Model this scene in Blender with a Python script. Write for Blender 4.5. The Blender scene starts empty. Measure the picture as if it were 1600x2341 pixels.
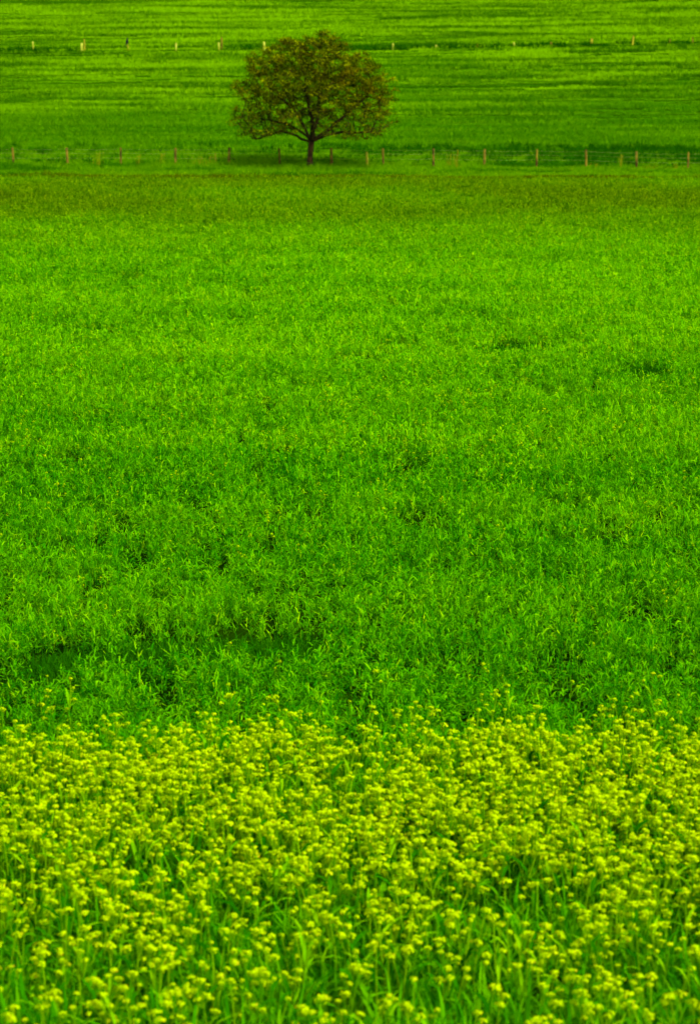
import bpy, math, random
import numpy as np
from mathutils import Vector, Matrix

# ------------------------------------------------------------------ camera, sky, sun, exposure
scene = bpy.context.scene
CAM_H, PITCH, LENS = 5.6, 10.32, 85.0
cam_data = bpy.data.cameras.new('camera')
cam = bpy.data.objects.new('camera', cam_data)
scene.collection.objects.link(cam)
cam.location = (0, 0, CAM_H)
cam.rotation_euler = (math.radians(90 - PITCH), 0, 0)
cam_data.sensor_fit = 'HORIZONTAL'
cam_data.sensor_width = 24.0
cam_data.lens = LENS
cam_data.clip_start = 0.5
cam_data.clip_end = 5000
cam_data.dof.use_dof = True
cam_data.dof.focus_distance = 33.0
cam_data.dof.aperture_fstop = 2.8
scene.camera = cam

SUN_EL, SUN_AZ = 50.0, 150.0          # azimuth clockwise from +Y (view direction): behind and to the right
world = bpy.data.worlds.new('World')
scene.world = world
world.use_nodes = True
wn = world.node_tree
wn.nodes.clear()
w_out = wn.nodes.new('ShaderNodeOutputWorld')
w_bg = wn.nodes.new('ShaderNodeBackground')
w_sky = wn.nodes.new('ShaderNodeTexSky')
w_sky.sky_type = 'NISHITA'
w_sky.sun_disc = False
w_sky.sun_elevation = math.radians(SUN_EL)
w_sky.sun_rotation = math.radians(SUN_AZ)
w_sky.air_density = 1.2
w_sky.dust_density = 3.0
w_bg.inputs['Strength'].default_value = 0.13
wn.links.new(w_sky.outputs[0], w_bg.inputs[0])
wn.links.new(w_bg.outputs[0], w_out.inputs[0])

sun_data = bpy.data.lights.new('sun', 'SUN')
sun_data.energy = 2.4
sun_data.angle = math.radians(11)
sun_data.color = (1.0, 0.95, 0.85)
sun = bpy.data.objects.new('sun', sun_data)
scene.collection.objects.link(sun)
_az, _el = math.radians(SUN_AZ), math.radians(SUN_EL)
to_sun = Vector((math.sin(_az) * math.cos(_el), math.cos(_az) * math.cos(_el), math.sin(_el)))
sun.rotation_euler = to_sun.to_track_quat('Z', 'Y').to_euler()

vs = scene.view_settings
vs.view_transform = 'Standard'
vs.look = 'None'
vs.gamma = 1.0
vs.use_curve_mapping = False
vs.exposure = 0.85
scene.cycles.max_bounces = 4
scene.cycles.diffuse_bounces = 2
scene.cycles.transmission_bounces = 4
scene.cycles.use_denoising = True
scene.cycles.use_adaptive_sampling = True
scene.cycles.adaptive_threshold = 0.03

rng = np.random.default_rng(11)
random.seed(5)
COL = scene.collection

# ------------------------------------------------------------------ helpers
F = LENS / 24.0
PX = 1600 * F                                     # photograph pixels per unit of tangent

def tan_down(v):
    """tangent of the angle below the horizontal of photograph row v"""
    return math.tan(math.radians(PITCH) + math.atan((v - 1170.5) / PX))

def x_at(u, v, Y):
    """metres to the right of the camera of photograph column u at ground distance Y"""
    zc = Y * math.cos(math.radians(PITCH)) + (Y * tan_down(v)) * math.sin(math.radians(PITCH))
    return (u - 800) / PX * zc

def z_at(v, Y):
    return CAM_H - Y * tan_down(v)

def tag(o, label=None, cat=None, group=None, kind=None):
    if label: o['label'] = label
    if cat: o['category'] = cat
    if group: o['group'] = group
    if kind: o['kind'] = kind
    return o

def new_obj(name, data, parent=None, mat=None, link=True):
    o = bpy.data.objects.new(name, data)
    if link: COL.objects.link(o)
    if parent is not None: o.parent = parent
    if mat is not None and data is not None and len(data.materials) == 0:
        data.materials.append(mat)
    return o

def mesh_from(name, verts, faces, mats=(), mat_index=None, tint=None, smooth=False):
    me = bpy.data.meshes.new(name)
    me.from_pydata([tuple(v) for v in verts], [], [tuple(int(i) for i in f) for f in faces])
    for m in mats: me.materials.append(m)
    if mat_index is not None:
        me.polygons.foreach_set('material_index', np.asarray(mat_index, dtype=np.int32))
    if tint is not None:
        a = me.attributes.new('tint', 'FLOAT', 'POINT')
        a.data.foreach_set('value', np.asarray(tint, dtype=np.float32))
    if smooth:
        me.polygons.foreach_set('use_smooth', np.ones(len(me.polygons), dtype=bool))
    me.update()
    return me

class MB:
    """collects verts / faces / tint for one mesh"""
    def __init__(self): self.v, self.f, self.t, self.m = [], [], [], []
    def add(self, verts, faces, tint=0.5, m=0):
        b = len(self.v)
        self.v += [tuple(p) for p in verts]
        self.f += [tuple(b + i for i in f) for f in faces]
        self.t += [tint] * len(verts)
        self.m += [m] * len(faces)
    def tube(self, pts, radii, sides=6, tint=0.5, m=0, cap=True):
        pts = [Vector(p) for p in pts]
        rings = []
        ref = Vector((0.31, 0.87, 0.2)).normalized()
        for i, p in enumerate(pts):
            d = (pts[min(i + 1, len(pts) - 1)] - pts[max(i - 1, 0)]).normalized()
            a = d.cross(ref)
            if a.length < 1e-3: a = d.cross(Vector((1, 0, 0)))
            a.normalize(); b = d.cross(a)
            rings.append([p + (a * math.cos(k * 2 * math.pi / sides) + b * math.sin(k * 2 * math.pi / sides)) * radii[i] for k in range(sides)])
        vv = [q for r in rings for q in r]
        ff = []
        for i in range(len(rings) - 1):
            for k in range(sides):
                k2 = (k + 1) % sides
                ff.append((i * sides + k, i * sides + k2, (i + 1) * sides + k2, (i + 1) * sides + k))
        if cap:
            ff.append(tuple(range(sides))[::-1]); ff.append(tuple((len(rings) - 1) * sides + k for k in range(sides)))
        self.add(vv, ff, tint, m)
    def mesh(self, name, mats=(), smooth=False):
        return mesh_from(name, self.v, self.f, mats, self.m if len(mats) > 1 else None, self.t, smooth)

# smooth value noise in numpy
def vnoise(x, y, seed):
    x = np.asarray(x, float); y = np.asarray(y, float)
    xi, yi = np.floor(x).astype(np.int64), np.floor(y).astype(np.int64)
    xf, yf = x - xi, y - yi
    def h(a, b):
        n = (a * 374761393 + b * 668265263 + seed * 1442695041) & 0x7fffffff
        n = ((n ^ (n >> 13)) * 1274126177) & 0x7fffffff
        return ((n ^ (n >> 16)) & 0xffff) / 65535.0
    sx, sy = xf * xf * (3 - 2 * xf), yf * yf * (3 - 2 * yf)
    return (h(xi, yi) * (1 - sx) + h(xi + 1, yi) * sx) * (1 - sy) + (h(xi, yi + 1) * (1 - sx) + h(xi + 1, yi + 1) * sx) * sy

def fbm(x, y, seed, oct=3):
    s, a, t = 0, 1.0, 0
    for k in range(oct):
        s = s + a * vnoise(x * 2 ** k, y * 2 ** k, seed + k); t += a; a *= 0.5
    return s / t

# ------------------------------------------------------------------ materials
def nt(mat):
    mat.use_nodes = True
    t = mat.node_tree; t.nodes.clear()
    return t

def ramp_node(t, stops):
    r = t.nodes.new('ShaderNodeValToRGB')
    e = r.color_ramp.elements
    e[0].position, e[0].color = stops[0][0], (*stops[0][1], 1)
    e[1].position, e[1].color = stops[1][0], (*stops[1][1], 1)
    for p, c in stops[2:]:
        n = e.new(p); n.color = (*c, 1)
    return r

def noise_node(t, pos, scale_vec, detail=2.0):
    m = t.nodes.new('ShaderNodeVectorMath'); m.operation = 'MULTIPLY'
    m.inputs[1].default_value = scale_vec
    t.links.new(pos, m.inputs[0])
    n = t.nodes.new('ShaderNodeTexNoise')
    n.inputs['Scale'].default_value = 1.0
    n.inputs['Detail'].default_value = detail
    t.links.new(m.outputs[0], n.inputs['Vector'])
    return n.outputs[0]

def map_range(t, val, a, b, c=0.0, d=1.0):
    m = t.nodes.new('ShaderNodeMapRange')
    m.inputs[1].default_value, m.inputs[2].default_value = a, b
    m.inputs[3].default_value, m.inputs[4].default_value = c, d
    m.interpolation_type = 'SMOOTHSTEP'
    t.links.new(val, m.inputs[0])
    return m.outputs[0]

def mix_col(t, fac, a, b, mode='MIX'):
    m = t.nodes.new('ShaderNodeMix'); m.data_type = 'RGBA'; m.blend_type = mode
    for sock, v in ((m.inputs[0], fac), (m.inputs[6], a), (m.inputs[7], b)):
        if isinstance(v, (int, float)): sock.default_value = v
        elif isinstance(v, tuple): sock.default_value = (*v, 1)
        else: t.links.new(v, sock)
    return m.outputs[2]

def math_node(t, op, a, b):
    m = t.nodes.new('ShaderNodeMath'); m.operation = op
    for s, v in ((m.inputs[0], a), (m.inputs[1], b)):
        if isinstance(v, (int, float)): s.default_value = v
        else: t.links.new(v, s)
    return m.outputs[0]

def leaf_shader(t, col, trans=0.4, trans_tint=(1.1, 1.05, 0.3)):
    d = t.nodes.new('ShaderNodeBsdfDiffuse'); d.inputs['Roughness'].default_value = 0.3
    tr = t.nodes.new('ShaderNodeBsdfTranslucent')
    mx = t.nodes.new('ShaderNodeMixShader'); mx.inputs[0].default_value = trans
    out = t.nodes.new('ShaderNodeOutputMaterial')
    t.links.new(col, d.inputs[0])
    t.links.new(mix_col(t, 1.0, col, trans_tint, 'MULTIPLY'), tr.inputs[0])
    t.links.new(d.outputs[0], mx.inputs[1]); t.links.new(tr.outputs[0], mx.inputs[2])
    t.links.new(mx.outputs[0], out.inputs[0])

def pos_nodes(t):
    g = t.nodes.new('ShaderNodeNewGeometry')
    s = t.nodes.new('ShaderNodeSeparateXYZ')
    t.links.new(g.outputs['Position'], s.inputs[0])
    return g.outputs['Position'], s.outputs

def tint_node(t):
    a = t.nodes.new('ShaderNodeAttribute'); a.attribute_name = 'tint'
    return a.outputs['Fac']

def leaf_mat(name, stops, trans=0.4, alt=None, alt_scale=(0.5, 0.5, 0.5), alt_range=(0.45, 0.65), alt2=None, alt2_scale=(0.1, 0.1, 0.1), alt2_range=(0.45, 0.65)):
    m = bpy.data.materials.new(name); t = nt(m)
    pos, xyz = pos_nodes(t)
    r = ramp_node(t, stops); t.links.new(tint_node(t), r.inputs[0])
    col = r.outputs[0]
    if alt:
        r2 = ramp_node(t, alt); t.links.new(tint_node(t), r2.inputs[0])
        col = mix_col(t, map_range(t, noise_node(t, pos, alt_scale), *alt_range), col, r2.outputs[0])
    if alt2:
        r3 = ramp_node(t, alt2); t.links.new(tint_node(t), r3.inputs[0])
        col = mix_col(t, map_range(t, noise_node(t, pos, alt2_scale), *alt2_range), col, r3.outputs[0])
    leaf_shader(t, col, trans)
    return m

# field crop: green, yellower in drifts, browner with ripening heads towards the far edge
M = {}
def crop_material():
    m = bpy.data.materials.new('crop_leaf'); t = nt(m)
    pos, xyz = pos_nodes(t)
    tint = tint_node(t)
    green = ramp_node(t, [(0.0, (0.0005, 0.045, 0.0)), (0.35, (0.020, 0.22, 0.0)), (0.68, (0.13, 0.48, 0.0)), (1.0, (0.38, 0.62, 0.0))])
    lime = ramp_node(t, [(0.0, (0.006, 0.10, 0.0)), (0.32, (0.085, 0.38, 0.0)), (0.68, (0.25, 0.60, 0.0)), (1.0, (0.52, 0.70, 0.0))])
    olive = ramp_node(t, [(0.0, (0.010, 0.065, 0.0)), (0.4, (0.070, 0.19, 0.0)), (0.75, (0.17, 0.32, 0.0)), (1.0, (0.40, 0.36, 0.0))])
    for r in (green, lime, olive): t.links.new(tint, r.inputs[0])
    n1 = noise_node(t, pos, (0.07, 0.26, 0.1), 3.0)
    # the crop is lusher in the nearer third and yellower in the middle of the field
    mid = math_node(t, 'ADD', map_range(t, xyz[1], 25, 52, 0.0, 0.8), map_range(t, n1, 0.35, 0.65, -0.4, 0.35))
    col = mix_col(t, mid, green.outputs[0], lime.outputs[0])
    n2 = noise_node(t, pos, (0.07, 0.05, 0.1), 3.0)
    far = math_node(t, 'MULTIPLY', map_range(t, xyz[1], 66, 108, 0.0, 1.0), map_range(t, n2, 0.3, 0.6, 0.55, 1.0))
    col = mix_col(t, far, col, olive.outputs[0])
    t.nodes.active = None
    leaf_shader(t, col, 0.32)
    for n in t.nodes:
        if n.type == 'MIX': n.clamp_factor = True
    return m
M['crop'] = crop_material()
M['broad'] = leaf_mat('broad_leaf', [(0.0, (0.002, 0.07, 0.0)), (0.4, (0.035, 0.26, 0.0)), (0.75, (0.15, 0.46, 0.0)), (1.0, (0.36, 0.60, 0.0))], 0.33)
M['verge'] = leaf_mat('verge_leaf', [(0.0, (0.03, 0.17, 0.0)), (0.5, (0.12, 0.34, 0.0)), (0.85, (0.24, 0.46, 0.0)), (1.0, (0.45, 0.46, 0.01))], 0.35,
                      alt=[(0.0, (0.008, 0.09, 0.0)), (0.6, (0.035, 0.19, 0.0)), (1.0, (0.12, 0.31, 0.0))], alt_scale=(0.13, 0.4, 0.2), alt_range=(0.52, 0.62))
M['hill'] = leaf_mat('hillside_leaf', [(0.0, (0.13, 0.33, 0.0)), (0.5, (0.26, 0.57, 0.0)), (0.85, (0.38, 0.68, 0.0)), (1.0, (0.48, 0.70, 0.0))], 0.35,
                     alt=[(0.0, (0.015, 0.10, 0.0)), (0.5, (0.05, 0.20, 0.0)), (1.0, (0.12, 0.31, 0.0))], alt_scale=(0.05, 1.1, 0.1), alt_range=(0.48, 0.58),  # dark streaks in both alts: crop colour plus undulation shading put into the leaves
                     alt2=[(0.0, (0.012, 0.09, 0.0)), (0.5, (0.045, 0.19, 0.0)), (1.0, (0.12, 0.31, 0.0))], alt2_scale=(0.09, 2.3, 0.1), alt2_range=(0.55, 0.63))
def lower_slope_lusher():
    t = M['hill'].node_tree
    pos, xyz = pos_nodes(t)
    lush = ramp_node(t, [(0.0, (0.02, 0.13, 0.0)), (0.5, (0.055, 0.26, 0.0)), (1.0, (0.16, 0.40, 0.0))])
    t.links.new(tint_node(t), lush.inputs[0])
    n = noise_node(t, pos, (0.05, 0.12, 0.1), 3.0)
    wob = math_node(t, 'ADD', xyz[1], map_range(t, n, 0.3, 0.7, -12, 12))
    fac = map_range(t, wob, 162, 190, 0.75, 0.0)
    for n_ in [k for k in t.nodes if k.type in ('BSDF_DIFFUSE',)]:
        src = n_.inputs[0].links[0].from_socket
        col = mix_col(t, fac, src, lush.outputs[0])
        t.links.new(col, n_.inputs[0])
        for k in t.nodes:
            if k.type == 'BSDF_TRANSLUCENT':
                t.links.new(col, k.inputs[0])
lower_slope_lusher()
M['dry'] = leaf_mat('dry_blade', [(0.0, (0.08, 0.16, 0.0)), (0.5, (0.16, 0.24, 0.0)), (1.0, (0.34, 0.34, 0.01))], 0.3)
M['brownedge'] = leaf_mat('edge_blade', [(0.0, (0.025, 0.07, 0.0)), (0.5, (0.08, 0.12, 0.0)), (1.0, (0.15, 0.15, 0.0))], 0.3)
M['rank'] = leaf_mat('rank_shade_blade', [(0.0, (0.004, 0.06, 0.0)), (0.6, (0.02, 0.14, 0.0)), (1.0, (0.07, 0.25, 0.0))], 0.3)  # dark blades, also used as painted shade in hollows and at the hill foot
M['bush'] = leaf_mat('weed_leaf', [(0.0, (0.004, 0.07, 0.0)), (0.6, (0.012, 0.14, 0.0)), (1.0, (0.05, 0.24, 0.0))], 0.25)
M['petal'] = leaf_mat('petal', [(0.0, (0.22, 0.44, 0.0)), (0.38, (0.46, 0.69, 0.0)), (0.9, (0.66, 0.86, 0.0)), (1.0, (0.66, 0.54, 0.01))], 0.38)
M['bud'] = leaf_mat('bud', [(0.0, (0.12, 0.32, 0.0)), (1.0, (0.28, 0.50, 0.0))], 0.3)
M['stem'] = leaf_mat('stem', [(0.0, (0.06, 0.26, 0.0)), (1.0, (0.22, 0.46, 0.0))], 0.3)
M['treeleaf'] = leaf_mat('tree_leaf', [(0.0, (0.025, 0.038, 0.0)), (0.4, (0.085, 0.10, 0.0)), (0.75, (0.20, 0.175, 0.0)), (1.0, (0.36, 0.34, 0.0))], 0.35,
                         alt=[(0.0, (0.022, 0.055, 0.0)), (0.5, (0.10, 0.15, 0.0)), (1.0, (0.36, 0.42, 0.0))], alt_scale=(0.7, 0.7, 0.7), alt_range=(0.38, 0.54))

def solid_mat(name, c1, c2, scale, bump=0.3, rough=0.9):
    m = bpy.data.materials.new(name); t = nt(m)
    pos, xyz = pos_nodes(t)
    n = noise_node(t, pos, scale, 4.0)
    col = mix_col(t, map_range(t, n, 0.35, 0.65), c1, c2)
    b = t.nodes.new('ShaderNodeBsdfPrincipled')
    b.inputs['Roughness'].default_value = rough
    b.inputs['Specular IOR Level'].default_value = 0.1
    t.links.new(col, b.inputs['Base Color'])
    bp = t.nodes.new('ShaderNodeBump'); bp.inputs['Strength'].default_value = bump
    t.links.new(n, bp.inputs['Height']); t.links.new(bp.outputs[0], b.inputs['Normal'])
    out = t.nodes.new('ShaderNodeOutputMaterial'); t.links.new(b.outputs[0], out.inputs[0])
    return m
M['bark'] = solid_mat('bark', (0.020, 0.012, 0.002), (0.07, 0.042, 0.008), (9, 9, 2.5), 0.6)
M['twig'] = solid_mat('twig_bark', (0.018, 0.014, 0.002), (0.045, 0.032, 0.004), (6, 6, 6), 0.2)
M['post'] = solid_mat('weathered_post', (0.055, 0.042, 0.003), (0.22, 0.175, 0.008), (5, 5, 2.2), 0.4)
M['postpale'] = solid_mat('pale_post', (0.28, 0.34, 0.01), (0.48, 0.52, 0.04), (6, 6, 3), 0.2)
M['postyellow'] = solid_mat('yellowed_post', (0.20, 0.20, 0.005), (0.36, 0.34, 0.01), (6, 6, 3), 0.3)
M['postbrown'] = solid_mat('brown_post', (0.12, 0.11, 0.004), (0.22, 0.18, 0.008), (6, 6, 3), 0.3)
M['wire'] = solid_mat('galvanised_wire', (0.20, 0.28, 0.04), (0.32, 0.40, 0.07), (3, 3, 3), 0.0, 0.6)
M['feather'] = solid_mat('black_feather', (0.004, 0.004, 0.004), (0.012, 0.012, 0.012), (30, 30, 30), 0.2, 0.6)

def ground_material():
    m = bpy.data.materials.new('field_ground'); t = nt(m)
    pos, xyz = pos_nodes(t)
    n = noise_node(t, pos, (2.2, 2.2, 2.2), 5.0)
    soil = mix_col(t, map_range(t, n, 0.35, 0.65), (0.004, 0.022, 0.0), (0.012, 0.045, 0.0))  # soil darkened to carry the deep shade in the crop's hollows
    # grass cover of the hill, streaked along the drill rows
    s = noise_node(t, pos, (0.06, 0.5, 0.4), 4.0)
    hill = mix_col(t, map_range(t, s, 0.4, 0.62), (0.06, 0.22, 0.0), (0.18, 0.42, 0.0))
    sod = mix_col(t, map_range(t, s, 0.4, 0.62), (0.02, 0.09, 0.0), (0.05, 0.16, 0.0))
    soil = mix_col(t, map_range(t, xyz[1], 150, 156), soil, sod)
    col = mix_col(t, map_range(t, xyz[1], 222, 238), soil, hill)
    b = t.nodes.new('ShaderNodeBsdfDiffuse'); t.links.new(col, b.inputs[0])
    bp = t.nodes.new('ShaderNodeBump'); bp.inputs['Strength'].default_value = 0.5; bp.inputs['Distance'].default_value = 0.1
    t.links.new(n, bp.inputs['Height']); t.links.new(bp.outputs[0], b.inputs['Normal'])
    out = t.nodes.new('ShaderNodeOutputMaterial'); t.links.new(b.outputs[0], out.inputs[0])
    return m
M['ground'] = ground_material()

# ------------------------------------------------------------------ terrain
_py = np.array([-400, -40, 12, 60, 100, 138, 145, 150, 155, 175, 193, 225, 270, 330, 420, 600, 1500], float)
_pz = np.array([6.0, 1.2, 0, -0.30, -0.55, -0.76, -0.45, -0.25, 0.05, 3.2, 6.55, 11.4, 17.0, 22.0, 25.0, 27.0, 30.0], float)
_ty = np.arange(-400, 1500, 0.5)
_tz = np.interp(_ty, _py, _pz)
_k = np.hanning(11); _k /= _k.sum()
_tz = np.convolve(np.pad(_tz, 5, mode='edge'), _k, mode='valid')

def gz(x, y):
    x = np.asarray(x, float); y = np.asarray(y, float)
    z = np.interp(y, _ty, _tz)
    xs = np.clip(x, -60, 60)
    near = np.clip((y - 125) / 15, 0, 1) * np.clip((160 - y) / 12, 0, 1)
    z = z - 0.0055 * xs * near
    z = z + 0.010 * xs * np.clip((y - 165) / 28, 0, 1)
    z = z + 0.10 * (fbm(x * 0.12, y * 0.16, 3) - 0.5) * np.clip((y - 5) / 10, 0, 1)
    z = z + 0.35 * (fbm(x * 0.035, y * 0.19, 7) - 0.5) * np.clip((y - 158) / 10, 0, 1)
    return z

def g1(x, y): return float(gz(x, y))

xs = np.concatenate([np.arange(-900, -60, 40), np.arange(-60, -30, 3), np.arange(-30, 30, 0.75), np.arange(30, 60, 3), np.arange(60, 901, 40)])
ys = np.concatenate([np.arange(-400, 0, 25), np.arange(0, 135, 1.5), np.arange(135, 240, 0.6), np.arange(240, 330, 5), np.arange(330, 1500, 60)])
X, Y = np.meshgrid(xs, ys)
Z = gz(X, Y)
nx, ny = len(xs), len(ys)
gi = np.arange(nx * ny).reshape(ny, nx)
gf = np.stack([gi[:-1, :-1], gi[:-1, 1:], gi[1:, 1:], gi[1:, :-1]], -1).reshape(-1, 4)
gme = mesh_from('ground', np.stack([X, Y, Z], -1).reshape(-1, 3), gf, [M['ground']], smooth=True)
ground = tag(new_obj('ground', gme), kind='structure')

# ------------------------------------------------------------------ grass patches and scatter
def blade_patch(name, n, size, hr, wr, lean, bend, mat, seed, rows=0, tmax=1.0, clumps=0, cspread=0.06, calm=0.5, zoff=0.0):
    r = np.random.default_rng(seed)
    if rows:
        x = r.uniform(-size / 2, size / 2, n)
        row = r.integers(0, rows, n)
        y = (row + 0.5) / rows * size - size / 2 + r.normal(0, size / rows * 0.16, n)
    elif clumps:
        cx, cy = r.uniform(-size / 2, size / 2, (2, clumps))
        c = r.integers(0, clumps, n)
        x = cx[c] + r.normal(0, size * cspread, n); y = cy[c] + r.normal(0, size * cspread, n)
    else:
        x, y = r.uniform(-size / 2, size / 2, (2, n))
    L = r.uniform(hr[0], hr[1], n) * (0.75 + 0.5 * r.random(n))
    if clumps: L = L * r.uniform(0.65, 1.25, clumps)[c]
    W = r.uniform(wr[0], wr[1], n)
    az = r.uniform(0, 2 * np.pi, n)
    th0 = np.abs(r.normal(0, lean, n))
    bd = np.abs(r.normal(bend, bend * 0.6, n))
    tw = az + np.pi / 2 + r.normal(0, 0.5, n)
    dx, dy = np.cos(az), np.sin(az)
    wx, wy = np.cos(tw), np.sin(tw)
    V = np.zeros((n, 7, 3))
    px, py, pz = x.copy(), y.copy(), r.uniform(0, zoff + 1e-6, n) - 0.03
    prof = [0.75, 1.0, 0.72]
    for lev in range(4):
        t = lev / 3
        if lev < 3:
            w = W * prof[lev] / 2
            V[:, lev * 2] = np.stack([px - wx * w, py - wy * w, pz], -1)
            V[:, lev * 2 + 1] = np.stack([px + wx * w, py + wy * w, pz], -1)
        else:
            V[:, 6] = np.stack([px, py, pz], -1)
        th = th0 + bd * (t + 0.17) ** 1.4
        px = px + L / 3 * np.sin(th) * dx
        py = py + L / 3 * np.sin(th) * dy
        pz = pz + L / 3 * np.cos(th)
    b = (np.arange(n) * 7)[:, None]
    F1 = np.concatenate([b + [0, 1, 3, 2], b + [2, 3, 5, 4]], 0).tolist()
    F2 = (b + [4, 5, 6]).tolist()
    tb = r.beta(2.2, 2.4, n)
    if clumps:                                   # each clump has its own age and colour and height
        tb = np.clip(calm * r.beta(1.6, 1.8, clumps)[c] + (1 - calm) * tb, 0, 1)
    tint = np.repeat(np.clip(tb * tmax, 0, 1), 7)
    return mesh_from(name, V.reshape(-1, 3), F1 + F2, [mat], tint=tint)

def leafy_patch(name, plants, per, size, hr, lr, wr, mat, seed, calm=0.6):
    """plants set close together, each a sheaf of short arching leaves up its height"""
    r = np.random.default_rng(seed)
    n = plants * per
    c = np.repeat(np.arange(plants), per)
    cx, cy = r.uniform(-size / 2, size / 2, (2, plants))
    H = r.uniform(hr[0], hr[1], plants) * r.choice([0.6, 0.85, 1.0, 1.15], plants)
    lean = r.normal(0, 0.12, (2, plants))
    f = np.sqrt(r.random(n))
    z = H[c] * f
    x = cx[c] + lean[0][c] * z + r.normal(0, 0.012, n); y = cy[c] + lean[1][c] * z + r.normal(0, 0.012, n)
    L = r.uniform(lr[0], lr[1], n); W = r.uniform(wr[0], wr[1], n)
    az = r.uniform(0, 2 * np.pi, n); th = np.clip(r.normal(0.75, 0.35, n), 0.1, 1.5); th2 = th + np.clip(r.normal(0.7, 0.4, n), 0, 1.6)
    dx, dy = np.cos(az), np.sin(az); tw = az + np.pi / 2 + r.normal(0, 0.4, n); wx, wy, wz = np.cos(tw), np.sin(tw), r.normal(0, 0.25, n)
    p0 = np.stack([x, y, z], -1)
    p1 = p0 + (L * 0.5)[:, None] * np.stack([np.sin(th) * dx, np.sin(th) * dy, np.cos(th)], -1)
    p2 = p1 + (L * 0.5)[:, None] * np.stack([np.sin(th2) * dx, np.sin(th2) * dy, np.cos(th2)], -1)
    wv = np.stack([wx, wy, wz], -1) * (W / 2)[:, None]
    V = np.stack([p0 - wv * 0.6, p0 + wv * 0.6, p1 + wv, p1 - wv, p2], 1)
    b = (np.arange(n) * 5)[:, None]
    tb = np.clip(calm * r.beta(1.5, 1.7, plants)[c] + (1 - calm) * r.beta(2, 2.2, n), 0, 1)
    return mesh_from(name, V.reshape(-1, 3), (b + [0, 1, 2, 3]).tolist() + (b + [3, 2, 4]).tolist(), [mat], tint=np.repeat(tb, 5))

def source_collection(name, meshes):
    c = bpy.data.collections.new(name)           # never linked to the scene: only a source of shapes for stuff
    for i, me in enumerate(meshes):
        c.objects.link(bpy.data.objects.new('%s_%02d' % (name, i), me))
    return c

def scatter(name, pts, rots, scls, idx, coll, label, cat):
    me = bpy.data.meshes.new(name)
    me.from_pydata([tuple(p) for p in pts], [], [])
    def put(n, ty, arr, key):
        a = me.attributes.new(n, ty, 'POINT'); a.data.foreach_set(key, np.ascontiguousarray(arr).ravel())
    put('rot', 'FLOAT_VECTOR', np.asarray(rots, np.float32), 'vector')
    put('scl', 'FLOAT_VECTOR', np.asarray(scls, np.float32), 'vector')
    put('pick', 'INT', np.asarray(idx, np.int32), 'value')
    o = new_obj(name, me)
    g = bpy.data.node_groups.new(name + '_nodes', 'GeometryNodeTree')
    g.interface.new_socket('Geometry', in_out='INPUT', socket_type='NodeSocketGeometry')
    g.interface.new_socket('Geometry', in_out='OUTPUT', socket_type='NodeSocketGeometry')
    gin, gout = g.nodes.new('NodeGroupInput'), g.nodes.new('NodeGroupOutput')
    iop = g.nodes.new('GeometryNodeInstanceOnPoints')
    ci = g.nodes.new('GeometryNodeCollectionInfo')
    ci.inputs['Collection'].default_value = coll
    ci.inputs['Separate Children'].default_value = True
    ci.inputs['Reset Children'].default_value = True
    iop.inputs['Pick Instance'].default_value = True
    def attr(n, ty):
        a = g.nodes.new('GeometryNodeInputNamedAttribute'); a.data_type = ty; a.inputs['Name'].default_value = n
        return a.outputs['Attribute']
    g.links.new(gin.outputs[0], iop.inputs['Points'])
    g.links.new(ci.outputs[0], iop.inputs['Instance'])
    g.links.new(attr('pick', 'INT'), iop.inputs['Instance Index'])
    g.links.new(attr('rot', 'FLOAT_VECTOR'), iop.inputs['Rotation'])
    g.links.new(attr('scl', 'FLOAT_VECTOR'), iop.inputs['Scale'])
    g.links.new(iop.outputs[0], gout.inputs[0])
    md = o.modifiers.new('scatter', 'NODES'); md.node_group = g
    return tag(o, label, cat, kind='stuff')

HALF = 800 / PX          # tangent of half the view's width
def grid_points(y0, y1, step, margin, jit=0.5):
    out = []
    y = y0
    while y < y1:
        w = y * 1.03 * HALF + margin
        x = np.arange(-w, w, step)
        out.append(np.stack([x + rng.uniform(-jit, jit, len(x)) * step, y + rng.uniform(-jit, jit, len(x)) * step], -1))
        y += step
    return np.concatenate(out, 0)

# --- hollows in the crop: (x0, y0, x1, y1, half width)
GAPS = [(-2.75, 22.3, -1.75, 22.8, 0.42), (-1.9, 22.75, -0.5, 23.15, 0.40),
        (3.05, 48.6, 4.2, 50.2, 0.55), (2.4, 49.0, 2.9, 49.4, 0.35), (5.1, 45.5, 5.6, 45.9, 0.45), (3.5, 45.8, 4.0, 46.1, 0.25),
        (-6.6, 53.0, -5.7, 53.4, 0.4), (1.6, 55.6, 2.6, 56.4, 0.35), (2.4, 28.2, 3.3, 28.4, 0.2), (2.0, 30.6, 3.4, 30.9, 0.18),
        (1.1, 61.0, 2.0, 61.5, 0.4), (4.1, 60.2, 5.2, 60.8, 0.4), (-6.8, 66, -5.6, 66.4, 0.4)]
def gap_distance(p):
    d = np.full(len(p), 9.0)
    for x0, y0, x1, y1, w in GAPS:
        a, b = np.array([x0, y0]), np.array([x1, y1])
        t = np.clip(((p - a) @ (b - a)) / ((b - a) @ (b - a)), 0, 1)
        dd = np.linalg.norm((p - (a + t[:, None] * (b - a))) * [1, 0.8], axis=1) / w
        d = np.minimum(d, dd)
    return d

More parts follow.
